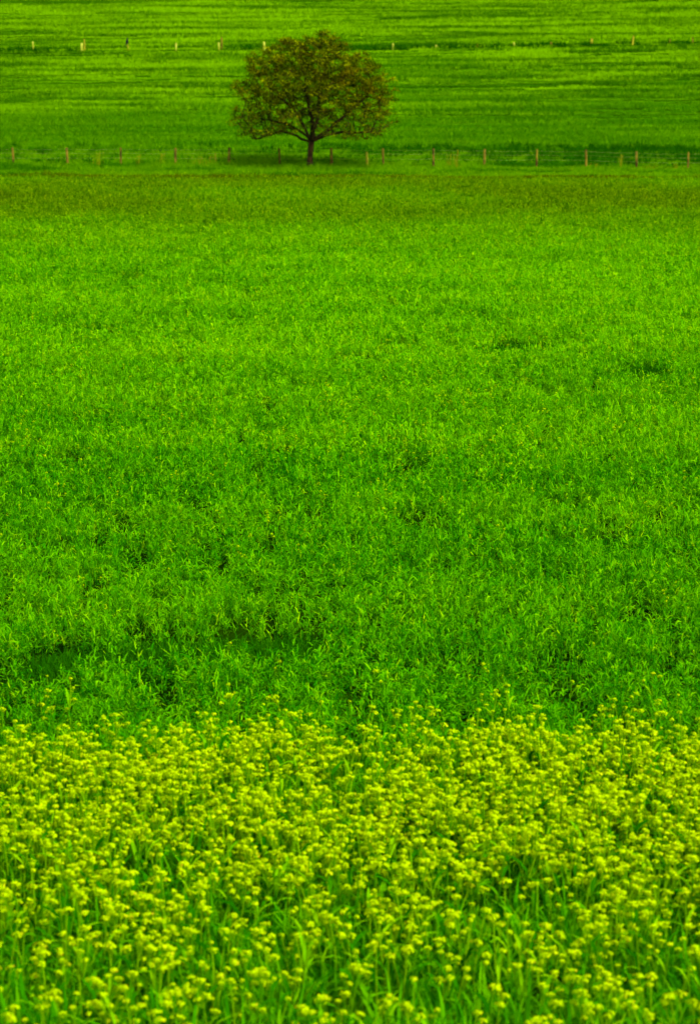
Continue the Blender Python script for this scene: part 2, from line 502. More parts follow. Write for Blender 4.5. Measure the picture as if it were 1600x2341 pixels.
T = 0.5
crop_meshes = [leafy_patch('crop_patch', 42, 13, T * 1.15, (0.20, 0.40), (0.06, 0.13), (0.008, 0.016), M['crop'], 100 + i, 0.5) for i in range(10)]
crop_far_meshes = [leafy_patch('crop_patch_far', 22, 10, T * 1.2, (0.18, 0.40), (0.08, 0.15), (0.020, 0.036), M['crop'], 200 + i, 0.75) for i in range(10)]
broad_meshes = [blade_patch('broad_patch', 130, T * 1.3, (0.26, 0.50), (0.013, 0.030), 0.22, 1.0, M['broad'], 300 + i, clumps=16, cspread=0.07, calm=0.5) for i in range(10)]

def lay(p, nvar, zlo, zhi, nscale, seed, gaps=False, prune=0.0):
    n = len(p)
    h = zlo + (zhi - zlo) * fbm(p[:, 0] * nscale, p[:, 1] * nscale, seed, 3) * (0.85 + 0.3 * rng.random(n))
    keep = np.ones(n, bool)
    if gaps:
        d = gap_distance(p)
        h = np.where(d < 1.0, h * 0.3, h)
        keep &= (d > 0.9) | (rng.random(n) < 0.12)
    if prune: keep &= rng.random(n) > prune
    z = gz(p[:, 0], p[:, 1])
    P = np.stack([p[:, 0], p[:, 1], z], -1)
    R = np.stack([np.zeros(n), np.zeros(n), rng.uniform(0, 2 * np.pi, n)], -1)
    s = rng.uniform(0.9, 1.1, n)
    S = np.stack([s, s, h], -1)
    I = rng.integers(0, nvar, n)
    return P[keep], R[keep], S[keep], I[keep]

def edge_wobble(x): return 18.25 + 0.8 * (fbm(x * 0.7, x * 0 + 2.0, 21) - 0.5)

crop_mid_meshes = [leafy_patch('crop_patch_mid', 32, 11, T * 1.15, (0.20, 0.40), (0.07, 0.14), (0.012, 0.024), M['crop'], 250 + i, 0.62) for i in range(10)]
def fade(p, edges):
    """which level of detail each tile takes, mixed at random across the seams"""
    q = rng.random(len(p)); k = np.zeros(len(p), int)
    for e0, e1 in edges: k += (q < np.clip((p[:, 1] - e0) / (e1 - e0), 0, 1)).astype(int)
    return k
field = grid_points(18.0, 134.0, T, 3.2)
lod = fade(field, [(26, 52), (55, 110)])
nearP = lay(field[lod == 0], 10, 0.55, 1.4, 1.1, 31, True, 0.06)
scatter('crop_grass', *nearP, source_collection('crop_patch', crop_meshes), 'bright green leafy crop covering the near part of the field', 'crop')
midP = lay(field[lod == 1], 10, 0.5, 1.45, 0.9, 31, True, 0.08)
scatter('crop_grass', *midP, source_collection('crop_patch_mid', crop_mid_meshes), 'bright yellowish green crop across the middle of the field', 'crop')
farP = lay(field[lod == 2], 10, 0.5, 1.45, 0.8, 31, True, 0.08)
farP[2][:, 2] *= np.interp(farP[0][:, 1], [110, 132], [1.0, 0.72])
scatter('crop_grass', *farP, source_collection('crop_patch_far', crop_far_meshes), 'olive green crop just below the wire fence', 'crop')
fg = grid_points(10.5, 19.2, T * 0.8, 3.4)
scatter('broad_leaf_grass', *lay(fg, 10, 0.55, 1.25, 1.3, 51, False, 0.12), source_collection('broad_patch', broad_meshes), 'broad green blades growing among the yellow flowers', 'grass')

# brownish edge of the crop, rough verge beneath the fence, hillside pasture
edge_meshes = [blade_patch('edge_patch', 70, 0.7, (0.24, 0.40), (0.014, 0.03), 0.25, 0.6, M['brownedge'], 400 + i) for i in range(6)]
ex = np.arange(-24, 24, 0.28)
edge_rows = 8
ep = np.concatenate([np.stack([ex + rng.normal(0, 0.1, len(ex)), 134.2 + k * 0.4 + 0.5 * (fbm(ex * 0.2, ex * 0 + 4, 63) - 0.5) + rng.normal(0, 0.3, len(ex))], -1) for k in range(edge_rows)], 0)
scatter('crop_edge_grass', *lay(ep, 6, 0.3, 1.45, 0.35, 61, False, 0.35), source_collection('edge_patch', edge_meshes), 'thin brownish strip of dying grass along the far edge of the crop', 'grass')
verge_meshes = [blade_patch('verge_patch', 150, 0.75, (0.2, 0.44), (0.014, 0.028), 0.3, 0.7, M['verge'], 500 + i, clumps=12) for i in range(8)]
vp = grid_points(136.2, 154.5, 0.6, 2.5)
vergeP = lay(vp, 8, 0.4, 1.3, 0.45, 71, False, 0.04)
vergeP[2][:, 2] *= np.interp(vergeP[0][:, 0], [-20, 0, 12, 20], [1.1, 0.95, 0.7, 0.55])
scatter('verge_grass', *vergeP, source_collection('verge_patch', verge_meshes), 'rough green verge on both sides of the wire fence', 'grass')
rank_meshes = [blade_patch('rank_patch', 90, 0.8, (0.22, 0.42), (0.016, 0.032), 0.3, 0.8, M['rank'], 560 + i, clumps=9) for i in range(6)]
kx = rng.uniform(-26, 26, 1500)
kk = np.stack([kx, 156.4 - 10.5 * rng.random(1500) ** 1.4], -1)  # strip at the hill foot: dark grass colour stands in for its shade
kk = kk[rng.random(1500) < np.clip(0.35 + kx / 22 + 0.8 * (fbm(kx * 0.15, kx * 0 + 1, 65) - 0.5), 0.12, 1)]
gp = []
for x0, y0, x1, y1, w in GAPS:                       # low grass, its dark colour standing in for shade in each hollow
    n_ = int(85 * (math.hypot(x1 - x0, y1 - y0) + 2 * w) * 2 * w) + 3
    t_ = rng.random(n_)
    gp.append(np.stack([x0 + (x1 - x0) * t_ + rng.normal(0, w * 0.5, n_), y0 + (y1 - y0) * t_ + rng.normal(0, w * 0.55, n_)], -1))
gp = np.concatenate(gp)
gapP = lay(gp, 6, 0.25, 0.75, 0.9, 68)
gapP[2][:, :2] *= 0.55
k2x = rng.uniform(-32, 32, 330)
k2 = np.stack([k2x, 193.1 + rng.normal(0, 0.3, 330)], -1)
k2 = k2[fbm(k2x * 0.12, k2x * 0 + 9, 66) + 0.15 * rng.random(330) > 0.58]
rank_src = source_collection('rank_patch', rank_meshes)
scatter('hollow_shade_grass', *gapP, rank_src, 'low grass in the hollows of the crop, coloured dark for their shade', 'grass')
scatter('rank_grass', *lay(np.concatenate([kk, k2]), 6, 0.8, 1.6, 0.4, 67), rank_src, 'dark rank grass along the far row of posts, and grass coloured dark for shade along the foot of the hill', 'grass')
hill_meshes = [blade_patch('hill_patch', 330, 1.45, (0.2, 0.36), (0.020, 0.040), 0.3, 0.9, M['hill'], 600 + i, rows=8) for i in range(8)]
hp = grid_points(155.5, 236, 1.0, 3.0, 0.25)
st = fbm(hp[:, 0] * 0.11, hp[:, 1] * 0.55, 81, 3)
P, R, S, I = lay(hp, 8, 0.75, 1.25, 0.3, 82, False, 0.0)
R[:, 2] = rng.normal(0, 0.06, len(R)) + np.pi * rng.integers(0, 2, len(R))
low = np.clip((st - 0.30) / 0.16, 0.4, 1.0)
S[:, 2] *= low
boundary = np.abs(hp[:, 1] - 193.2) < 1.1
S[boundary, 2] *= 0.6
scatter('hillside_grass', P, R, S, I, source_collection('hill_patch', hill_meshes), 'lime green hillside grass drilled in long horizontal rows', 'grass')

# ------------------------------------------------------------------ flowering plants
def basis(n):
    n = Vector(n).normalized()
    a = n.cross(Vector((0.2, 0.9, 0.3))).normalized()
    return n, a, n.cross(a)

def flower_head(mb_p, mb_b, c, R, r, m=0, mbud=0):
    """a domed head of small four-petalled florets round a tuft of buds"""
    c = Vector(c)
    nfl = int(r.integers(18, 27))
    ex, ey, ez = r.uniform(0.75, 1.45), r.uniform(0.75, 1.45), r.uniform(0.45, 0.8)
    rot = r.uniform(0, 3.14); cr_, sr_ = math.cos(rot), math.sin(rot)
    for k in range(nfl):
        t = (k + 0.5) / nfl
        el = math.pi / 2 * (1 - t * 0.95) + r.normal(0, 0.15)
        a = k * 2.39996 + r.normal(0, 0.3)
        d = Vector((math.cos(a) * math.cos(el), math.sin(a) * math.cos(el), math.sin(el)))
        q = R * r.uniform(0.75, 1.2)
        px_, py_ = d.x * q * ex, d.y * q * ey
        p = c + Vector((px_ * cr_ - py_ * sr_, px_ * sr_ + py_ * cr_, d.z * q * ez + r.normal(0, 0.08) * R))
        nrm, u, v = basis(d + Vector((0, 0, 0.35)))
        s = R * r.uniform(0.34, 0.46)
        tint = float(np.clip(r.normal(0.55, 0.2) + 0.15 * d.z, 0, 0.95)) if r.random() > 0.012 else 1.0  # florets lighter towards the top, light from above put into the tint
        for q in range(4):
            qa = q * math.pi / 2 + 0.3 * k
            e = u * math.cos(qa) + v * math.sin(qa)
            f = nrm.cross(e)
            mb_p.add([p, p + e * s * 0.6 + f * s * 0.46 + nrm * s * 0.22, p + e * s + nrm * s * 0.12, p + e * s * 0.6 - f * s * 0.46 + nrm * s * 0.22], [(0, 1, 2, 3)], tint, m)
    for k in range(5):
        a = r.uniform(0, 6.28)
        p = c + Vector((math.cos(a) * R * 0.35, math.sin(a) * R * 0.35, R * 0.1))
        mb_b.tube([p, p + Vector((math.cos(a) * R * 0.2, math.sin(a) * R * 0.2, R * 0.75))], [R * 0.12, R * 0.05], 4, float(r.random()), mbud)
    for k in range(6):                                  # little pods and stalks under the head
        a = k * 1.047 + r.normal(0, 0.2)
        p0 = c + Vector((0, 0, -R * r.uniform(0.5, 1.7)))
        p1 = p0 + Vector((math.cos(a) * R * 0.75, math.sin(a) * R * 0.75, R * 0.65))
        mb_b.tube([p0, p1], [0.0016, 0.0022], 3, float(r.random()), mbud)

def leaf_shape(mb, p, az, L, W, r, m=0):
    p = Vector(p); d = Vector((math.cos(az), math.sin(az), 0)); s = Vector((-math.sin(az), math.cos(az), 0))
    th = r.uniform(0.25, 0.6); tint = float(r.random()) * 0.9
    pts, q = [], p
    for k in range(5):
        pts.append(q)
        q = q + (d * math.sin(th) + Vector((0, 0, 1)) * math.cos(th)) * (L / 4)
        th += r.uniform(0.3, 0.5)
    w = [0.25, 0.85, 1.0, 0.6, 0.0]
    vv, ff = [], []
    for k in range(4): vv += [pts[k] - s * W * w[k] / 2 + Vector((0, 0, W * 0.12)), pts[k] + s * W * w[k] / 2 + Vector((0, 0, W * 0.12))]
    vv.append(pts[4])
    for k in range(3): ff.append((k * 2, k * 2 + 1, k * 2 + 3, k * 2 + 2))
    ff.append((6, 7, 8))
    mb.add(vv, ff, tint, m)

def make_plant_shapes(seed, nheads):
    r = np.random.default_rng(seed)
    H = r.uniform(0.36, 0.60)
    lean = r.uniform(-0.07, 0.07, 2)
    pts = [Vector((lean[0] * t * t + 0.01 * math.sin(4 * t + seed), lean[1] * t * t, H * t)) for t in np.linspace(0, 1, 6)]
    stem = MB(); stem.tube(pts, [0.006, 0.0055, 0.005, 0.0045, 0.004, 0.003], 5, float(r.random()))
    tops = [(pts[-1], 1.0)]
    for k in range(nheads - 1):
        b = pts[3 + k % 2]; a = r.uniform(0, 6.28)
        e = b + Vector((math.cos(a) * 0.075, math.sin(a) * 0.075, (H - b.z) * r.uniform(0.55, 0.95)))
        stem.tube([b, b.lerp(e, 0.5) + Vector((math.cos(a) * 0.012, math.sin(a) * 0.012, -0.01)), e], [0.0035, 0.003, 0.0025], 4, float(r.random()))
        tops.append((e, r.uniform(0.7, 0.95)))
    heads = []
    for p, s in tops:
        hp_, hb_ = MB(), MB()
        flower_head(hp_, hb_, p, r.uniform(0.017, 0.030) * s, r)
        heads.append((hp_, hb_))
    leaves = []
    for k in range(3):
        lf = MB(); leaf_shape(lf, pts[1 + k], r.uniform(0, 6.28), r.uniform(0.16, 0.28), r.uniform(0.016, 0.034), r)
        leaves.append(lf)
    return stem, heads, leaves

VARS = [(900 + i, [1, 2, 2, 1, 3, 2, 1, 3, 2, 1, 3, 2][i]) for i in range(12)]
shapes = [make_plant_shapes(*v) for v in VARS]
# whole plants in one mesh, for the part of the strip too thick to count
drift_meshes = []
for stem, heads, leaves in shapes:
    mb = MB()
    def put(src, m):
        b = len(mb.v); mb.v += src.v; mb.f += [tuple(b + i for i in f) for f in src.f]; mb.t += src.t; mb.m += [m] * len(src.f)
    put(stem, 0)
    for a, b in heads: put(a, 1); put(b, 2)
    for l in leaves: put(l, 3)
    drift_meshes.append(mb.mesh('flower_plant_mix', [M['stem'], M['petal'], M['bud'], M['broad']]))
part_meshes = [(s.mesh('flower_stem', [M['stem']]), [(a.mesh('petals', [M['petal']]), b.mesh('buds', [M['bud']])) for a, b in h], [l.mesh('flower_leaf', [M['broad']]) for l in lv]) for s, h, lv in shapes]

# positions: sparse at the front, thick at the back of the strip
fpts = []
for y in np.arange(11.4, 21.0, 0.1):
    w = y * 1.03 * HALF + 3.2
    dens = np.interp(y, [11.4, 13.5, 14.6, 15.6, 17.0, 18.5, 19.3, 20.8], [36, 42, 60, 120, 190, 205, 130, 45])
    n = rng.poisson(dens * 2 * w * 0.1)
    fpts.append(np.stack([rng.uniform(-w, w, n), y + rng.uniform(0, 0.1, n)], -1))
fpts = np.concatenate(fpts, 0)
cl = fbm(fpts[:, 0] * 1.6, fpts[:, 1] * 1.2, 91, 2)
fpts = fpts[rng.random(len(fpts)) < np.clip((cl - 0.15) / 0.35, 0.2, 1.0)]
fpts = fpts[fpts[:, 1] < edge_wobble(fpts[:, 0]) + rng.exponential(0.75, len(fpts))]
# the 300 that show largest: nearest the camera with the head inside the frame
zc = fpts[:, 1] * 1.03
inview = (np.abs(fpts[:, 0]) < zc * HALF * 0.985) & (fpts[:, 1] > 12.75)
order = np.argsort(np.where(inview, fpts[:, 1], 99))
single = order[:300]
rest = np.setdiff1d(np.arange(len(fpts)), single)
LAB = {1: 'yellow single-headed flower on a green stem in the front rows of the flower strip',
       2: 'yellow two-headed flowering stem in the front rows of the flower strip',
       3: 'yellow three-headed branching flower in the front rows of the flower strip'}
for i in single:
    x, y = fpts[i]
    v = int(rng.integers(0, len(VARS)))
    nh = VARS[v][1]
    root = new_obj('yellow_flower_plant', None)
    root.empty_display_size = 0.1
    root.location = (x, y, g1(x, y))
    s = rng.uniform(0.85, 1.12)
    root.rotation_euler = (rng.normal(0, 0.08), rng.normal(0, 0.08), rng.uniform(0, 6.28))
    root.scale = (s, s, s)
    tag(root, LAB[nh], 'flower', 'flowering plants at the front of the strip')
    sm, hm, lm = part_meshes[v]
    new_obj('stem', sm, root)
    for a, b in hm:
        h = new_obj('flower_head', a, root); new_obj('buds', b, h)
    for l in lm: new_obj('leaf', l, root)
rp = fpts[rest]
P = np.stack([rp[:, 0], rp[:, 1], gz(rp[:, 0], rp[:, 1])], -1)
R = np.stack([rng.normal(0, 0.08, len(rp)), rng.normal(0, 0.08, len(rp)), rng.uniform(0, 6.28, len(rp))], -1)
s = rng.uniform(0.85, 1.15, len(rp)) * np.where(rp[:, 1] > 18.8, 0.85, 1.0)
drift = source_collection('flower_plant_mix', drift_meshes)
scatter('flower_drift', P, R, np.stack([s, s, s], -1), rng.integers(0, 12, len(rp)), drift, 'dense band of yellow flowers at the back of the flower strip', 'flowers')

# stray flowers through the field
sp = []
for y in np.arange(19.6, 137, 0.5):
    w = y * 1.03 * HALF + 2
    dens = np.interp(y, [19.6, 21, 24, 30, 34, 40, 55, 80, 95, 125, 137], [1.2, 0.7, 0.5, 1.2, 3.2, 3.2, 1.5, 2.5, 4.0, 3.0, 1.0])
    n = rng.poisson(dens * 2 * w * 0.5)
    sp.append(np.stack([rng.uniform(-w, w, n), y + rng.uniform(0, 0.5, n)], -1))
sp = np.concatenate(sp, 0)
P = np.stack([sp[:, 0], sp[:, 1], gz(sp[:, 0], sp[:, 1])], -1)
R = np.stack([rng.normal(0, 0.1, len(sp)), rng.normal(0, 0.1, len(sp)), rng.uniform(0, 6.28, len(sp))], -1)
s = rng.uniform(0.62, 0.85, len(sp))
scatter('stray_flowers', P, R, np.stack([s * 0.68, s * 0.68, s], -1), rng.integers(0, 12, len(sp)), drift, 'scattered small yellow flowers dotted through the green crop', 'flowers')

# ------------------------------------------------------------------ the tree
TY = 143.6
TX = x_at(709, 372, TY)
def build_tree():
    base_z = g1(TX, TY)
    root = new_obj('tree', None)
    root.location = (TX, TY, base_z)
    tag(root, 'lone round-crowned tree with brownish olive spring leaves standing at the fence', 'tree')
    outline = [(532, 272), (552, 314), (604, 318), (640, 312), (672, 306), (712, 303), (740, 309), (787, 318), (842, 325), (871, 309), (894, 277), (894, 240), (885, 185), (865, 167),
               (859, 141), (827, 127), (798, 101), (758, 75), (735, 69), (706, 80), (683, 92), (645, 86), (622, 104), (593, 115), (564, 138), (570, 170), (529, 202), (538, 220), (572, 233), (538, 254)]
    outline = [(709 + (u - 709) * 1.01, 303 + (v - 303) * 1.01) for u, v in outline]
    poly = np.array([(x_at(u, v, TY) - TX, z_at(v, TY) - base_z) for u, v in outline])
    r = np.random.default_rng(77)
    def inside(p):
        c = np.zeros(len(p), bool)
        j = len(poly) - 1
        for i in range(len(poly)):
            xi, zi = poly[i]; xj, zj = poly[j]
            hit = ((zi > p[:, 1]) != (zj > p[:, 1])) & (p[:, 0] < (xj - xi) * (p[:, 1] - zi) / (zj - zi + 1e-9) + xi)
            c ^= hit; j = i
        return c
    lo, hi = poly.min(0), poly.max(0)
    q = r.uniform(lo, hi, (9000, 2)); q = q[inside(q)]
    # half width of the crown at each height gives its depth
    zs = np.linspace(lo[1], hi[1], 40)
    hw = []
    for zz in zs:
        t = np.stack([np.linspace(lo[0], hi[0], 300), np.full(300, zz)], -1)
        k = t[inside(t)][:, 0]
        hw.append((k.min(), k.max()) if len(k) else (-0.1, 0.1))
    hw = np.array(hw)
    x0 = np.interp(q[:, 1], zs, hw[:, 0]); x1 = np.interp(q[:, 1], zs, hw[:, 1])
    cx, W = (x0 + x1) / 2, (x1 - x0) / 2 + 0.05
    dep = 0.95 * W * np.sqrt(np.clip(1 - ((q[:, 0] - cx) / W) ** 2, 0, 1))
    yy = r.uniform(-1, 1, len(q)) * dep
    att = np.stack([q[:, 0], yy, q[:, 1]], -1)
    att = att[r.random(len(att)) < np.clip((fbm(att[:, 0] * 0.75 + 7, att[:, 2] * 1.2 + att[:, 1] * 0.6, 5, 2) - 0.32) / 0.14, 0.04, 1)]
    out = r.random(len(att)) < 0.14
    att[out] = att[out] * [1.09, 1.07, 1.0] + [0, 0, 0.15]
    att = att[:3400]
    fork = np.array([(712 - 709) / PX * TY * 1.02, 0.0, 1.55])
    # trunk and hand-set main limbs (the ones the photograph shows)
    nodes, parent, limb = [], [], []
    def add(p, par, l):
        nodes.append(np.array(p, float)); parent.append(par); limb.append(l); return len(nodes) - 1
    trunk_path = [(0, 0, -0.15), (-0.02, 0, 0.3), (0.0, 0.0, 0.75), (0.03, 0, 1.15), tuple(fork)]
    last = -1
    for p in trunk_path: last = add(p, last, 0)
    fk = last
    s = TY * 1.02 / PX
    def P2(u, v, y): return ((u - 709) * s, y, fork[2] + (303 - v) * s)
    limbs = [[(690, 297, -0.1), (668, 287, -0.35), (648, 278, -0.6), (622, 286, -0.9), (590, 296, -1.2)],
             [(703, 285, 0.1), (696, 265, 0.2), (672, 232, 0.4), (648, 214, 0.7), (628, 204, 0.9)],
             [(716, 282, 0.0), (724, 255, 0.1), (728, 220, 0.2), (735, 180, 0.1), (742, 140, 0.0)],
             [(728, 291, 0.2), (752, 276, 0.3), (782, 250, 0.4), (806, 228, 0.6), (835, 205, 0.7)],
             [(735, 293, -0.2), (770, 283, -0.6), (810, 282, -0.9), (845, 282, -1.0)],
             [(712, 290, -0.5), (716, 262, -1.1), (708, 225, -1.7), (700, 190, -2.1)],
             [(718, 290, 0.6), (712, 258, 1.3), (726, 222, 1.9), (735, 185, 2.3)],
             [(700, 290, 0.5), (664, 268, 1.2), (626, 258, 1.8), (590, 255, 2.0)]]
    for li, path in enumerate(limbs):
        last = fk
        prev = nodes[fk]
        for u, v, y in path:
            tgt = np.array(P2(u, v, y))
            n = max(1, int(np.linalg.norm(tgt - prev) / 0.28))
            for k in range(1, n + 1):
                last = add(prev + (tgt - prev) * k / n + r.normal(0, 0.02, 3), last, li + 1)
            prev = tgt
    # space colonisation fills the crown
    alive = np.ones(len(att), bool)
    step, kill, infl = 0.2, 0.32, 2.2
    for it in range(70):
        N = np.array(nodes)
        A = att[alive]
        if len(A) < 40: break
        d2 = (A ** 2).sum(1)[:, None] + (N ** 2).sum(1)[None] - 2 * A @ N.T
        d2[:, :5] = 1e9
        nn = d2.argmin(1); dm = np.sqrt(np.maximum(d2[np.arange(len(A)), nn], 0))
        act = dm < infl
        dirs = {}
        for i in np.where(act)[0]:
            v = A[i] - N[nn[i]]
            dirs.setdefault(int(nn[i]), []).append(v / (np.linalg.norm(v) + 1e-6))
        if not dirs: break
        for k, vv in dirs.items():
            v = np.mean(vv, 0) + r.normal(0, 0.16, 3) + np.array([0, 0, 0.02])
            p = N[k] + v / (np.linalg.norm(v) + 1e-6) * step
            add(p, k, limb[k])
        N = np.array(nodes[len(N):])
        ia = np.where(alive)[0]
        d2 = (att[ia] ** 2).sum(1)[:, None] + (N ** 2).sum(1)[None] - 2 * att[ia] @ N.T
        alive[ia[d2.min(1) < kill ** 2]] = False
    n = len(nodes)
    rad = np.zeros(n); kids = [[] for _ in range(n)]
    for i in range(n):
        if parent[i] >= 0: kids[parent[i]].append(i)
    for i in range(n - 1, -1, -1):
        rad[i] = 0.0085 if not kids[i] else (sum(rad[k] ** 2.35 for k in kids[i])) ** (1 / 2.35)
    sc = 0.165 / rad[fk]
    rad = np.maximum(rad * sc * np.where(rad * sc < 0.1, 1.35, 1.0), 0.015)
    rad[:5] = [0.30, 0.185, 0.165, 0.165, 0.175]
    tr = MB(); tr.tube([nodes[i] for i in range(5)], [rad[i] for i in range(5)], 10)
    new_obj('trunk', tr.mesh('trunk', [M['bark']], True), root)
    for li in range(1, len(limbs) + 1):
        mb = MB()
        for i in range(n):
            if limb[i] != li: continue
            if parent[i] >= 0 and kids[parent[i]] and (kids[parent[i]][0] != i or parent[i] == fk):
                starts = i; chain = [parent[i], i]
            elif parent[i] < 0: continue
            else: continue
            k = i
            while kids[k]:
                k = kids[k][0]; chain.append(k)
            rr = [min(rad[c], rad[chain[1]] * 1.15) for c in chain]
            mb.tube([nodes[c] for c in chain], rr, 6 if rr[0] > 0.05 else 3, cap=False)
        new_obj('limb', mb.mesh('limb', [M['twig']], True), root)
    # leaves in small sprays along the twigs
    mb_v, mb_f, mb_t = [], [], []
    N = np.array(nodes)
    for i in range(5, n):
        if rad[i] > 0.048: continue
        if r.random() < 0.10: continue
        p = N[i]
        low = np.clip((p[2] - 1.6) / 3.4, 0.3, 1.0)
        cnt = r.poisson((42 if not kids[i] else 19.0) * low)
        base = np.clip(r.normal(0.45, 0.2), 0, 1)
        for k in range(cnt):
            c = p + r.normal(0, 0.13, 3) * [1, 1, 0.6]
            a = r.uniform(0, 6.28); tl = r.normal(0, 0.5); L = r.uniform(0.042, 0.088); Wd = L * 0.55
            d = np.array([math.cos(a) * math.cos(tl), math.sin(a) * math.cos(tl), math.sin(tl)])
            sdv = np.array([-math.sin(a), math.cos(a), r.normal(0, 0.5)])
            b = len(mb_v)
            mb_v += [c - d * L, c + sdv * Wd, c + d * L, c - sdv * Wd]
            mb_f.append((b, b + 1, b + 2, b + 3))
            mb_t += [float(np.clip(base + r.normal(0, 0.17), 0, 1))] * 4
    cr = new_obj('crown', mesh_from('crown', mb_v, mb_f, [M['treeleaf']], tint=mb_t), root)
    cr['kind'] = 'stuff'
    print('tree nodes', n, 'leaves', len(mb_f))
build_tree()

# ------------------------------------------------------------------ near fence: one wire fence of fourteen posts
def post_mesh(name, h, rad, mat, seed, sides=9):
    r = np.random.default_rng(seed)
    mb = MB()
    lx, ly = r.normal(0, 0.04, 2)
    zs_ = [-0.25, 0.0, h * 0.35, h * 0.7, h - 0.025, h]
    rr = [rad * 1.05, rad * r.uniform(1.0, 1.08), rad * r.uniform(0.95, 1.05), rad * r.uniform(0.93, 1.02), rad * 0.95, rad * 0.72]
    mb.tube([(lx * z / h, ly * z / h, z) for z in zs_], rr, sides)
    return mb.mesh(name, [mat])

FY = 145.0
fence = new_obj('wire_fence', None)
post_px = [31, 154, 276, 401, 522, 639, 758, 876, 991, 1107, 1226, 1340, 1456, 1573]
tops = [336, 336, 336, 337, 336, 338, 337, 338, 338, 340, 340, 341, 345, 347]
fpos = [(x_at(u, 360, FY), FY + 0.1 * math.sin(i * 1.7), z_at(v, FY)) for i, (u, v) in enumerate(zip(post_px, tops))]
fence.location = (fpos[0][0], FY, g1(fpos[0][0], FY))
tag(fence, 'weathered wooden post and wire fence running behind the lone tree', 'fence')
bpy.context.view_layer.update()
fi = fence.matrix_world.inverted()
for i, (x, y, z) in enumerate(fpos):
    gzv = g1(x, y)
    o = new_obj('post', post_mesh('post', z - gzv, 0.072 + 0.010 * math.sin(i * 2.3), M['post'], 40 + i), fence)
    o.location = fi @ Vector((x, y, gzv))
ends = [(fpos[0][0] - 6.2, FY, fpos[0][2])] + fpos + [(fpos[-1][0] + 6.0, FY, fpos[-1][2] - 0.05)]
for drop in (0.10, 0.32, 0.6):
    mb = MB()
    pts = []
    for (a, b) in zip(ends[:-1], ends[1:]):
        for t in (0, 0.25, 0.5, 0.75):
            pts.append(Vector((a[0] + (b[0] - a[0]) * t, FY - 0.09, a[2] + (b[2] - a[2]) * t - drop - 0.03 * math.sin(math.pi * t))) - fence.location)
    mb.tube(pts, [0.0032] * len(pts), 4)
    new_obj('wire', mb.mesh('wire', [M['wire']]), fence)

# ------------------------------------------------------------------ far row of posts across the hillside
HY = 193.0
far = [  # column, top row, bottom row, radius, material, name, label, lean
    (76, 94, 110, 0.085, 'postpale', 'fence_post', 'pale short post nearest the left edge in the far row', 0.02),
    (187, 97, 111, 0.11, 'postpale', 'stake', 'short pale yellow stake leaning against the foot of a taller far post', 0.05),
    (193, 88, 111, 0.085, 'postyellow', 'fence_post', 'tall yellowish far post with a short pale stake at its foot', 0.03),
    (293, 100, 113, 0.075, 'postyellow', 'fence_post', 'short far post with a black bird perched on top', 0.0),
    (402, 97, 113, 0.085, 'postpale', 'fence_post', 'short pale leaning post between the bird and the tallest brown far post', 0.09),
    (501, 95, 111, 0.075, 'postpale', 'stake', 'thin pale stake just left of the tallest brown far post', 0.02),
    (507, 83, 113, 0.09, 'postbrown', 'fence_post', 'tallest brown post in the far row, left of the tree crown', 0.0),
    (604, 94, 109, 0.12, 'postpale', 'fence_post', 'pale stubby far post touching the upper left edge of the tree crown', 0.06),
    (898, 98, 111, 0.10, 'postpale', 'fence_post', 'bright pale far post, first to the right of the tree crown', 0.0),
    (996, 102, 111, 0.10, 'postpale', 'fence_post', 'very short pale far post, second to the right of the tree crown', 0.0),
    (1091, 100, 110, 0.09, 'postyellow', 'fence_post', 'dull yellow short far post, third to the right of the tree crown', 0.0),
    (1176, 95, 108, 0.095, 'postpale', 'fence_post', 'bright pale far post, fourth to the right of the tree crown', 0.0),
    (1260, 95, 106, 0.11, 'postbrown', 'fence_post', 'dim brown stubby far post between a bright pale one and a broad yellow one', 0.0),
    (1351, 87, 103, 0.13, 'postyellow', 'fence_post', 'broad yellow far post just left of the tall two-toned one', 0.0),
    (1446, 81, 102, 0.09, 'postyellow', 'fence_post', 'tall yellow brown far post, tallest right of the tree', 0.0),
    (1530, 88, 99, 0.07, 'postbrown', 'fence_post', 'thin dim brown far post, second from the right edge', 0.0),
    (1583, 83, 98, 0.07, 'postbrown', 'fence_post', 'faint thin brown far post at the right edge', 0.0)]
for i, (u, vt, vb, rad, mk, nm, lab, lean) in enumerate(far):
    dy = 0.25 if nm == 'stake' else 0.0
    y = HY - dy
    x = x_at(u, 105, y)
    gzv = g1(x, y)
    h = max(z_at(vt, y) - gzv, 0.3)
    o = new_obj(nm, post_mesh(nm, h, rad * 0.85, M[mk], 140 + i, 8))
    o.location = (x, y, gzv)
    o.rotation_euler = (0, lean, 0)
    tag(o, lab, 'stake' if nm == 'stake' else 'post', 'stakes in the far row' if nm == 'stake' else 'posts in the far row')
    if i == 3: bird_at = (x, y, gzv + h)

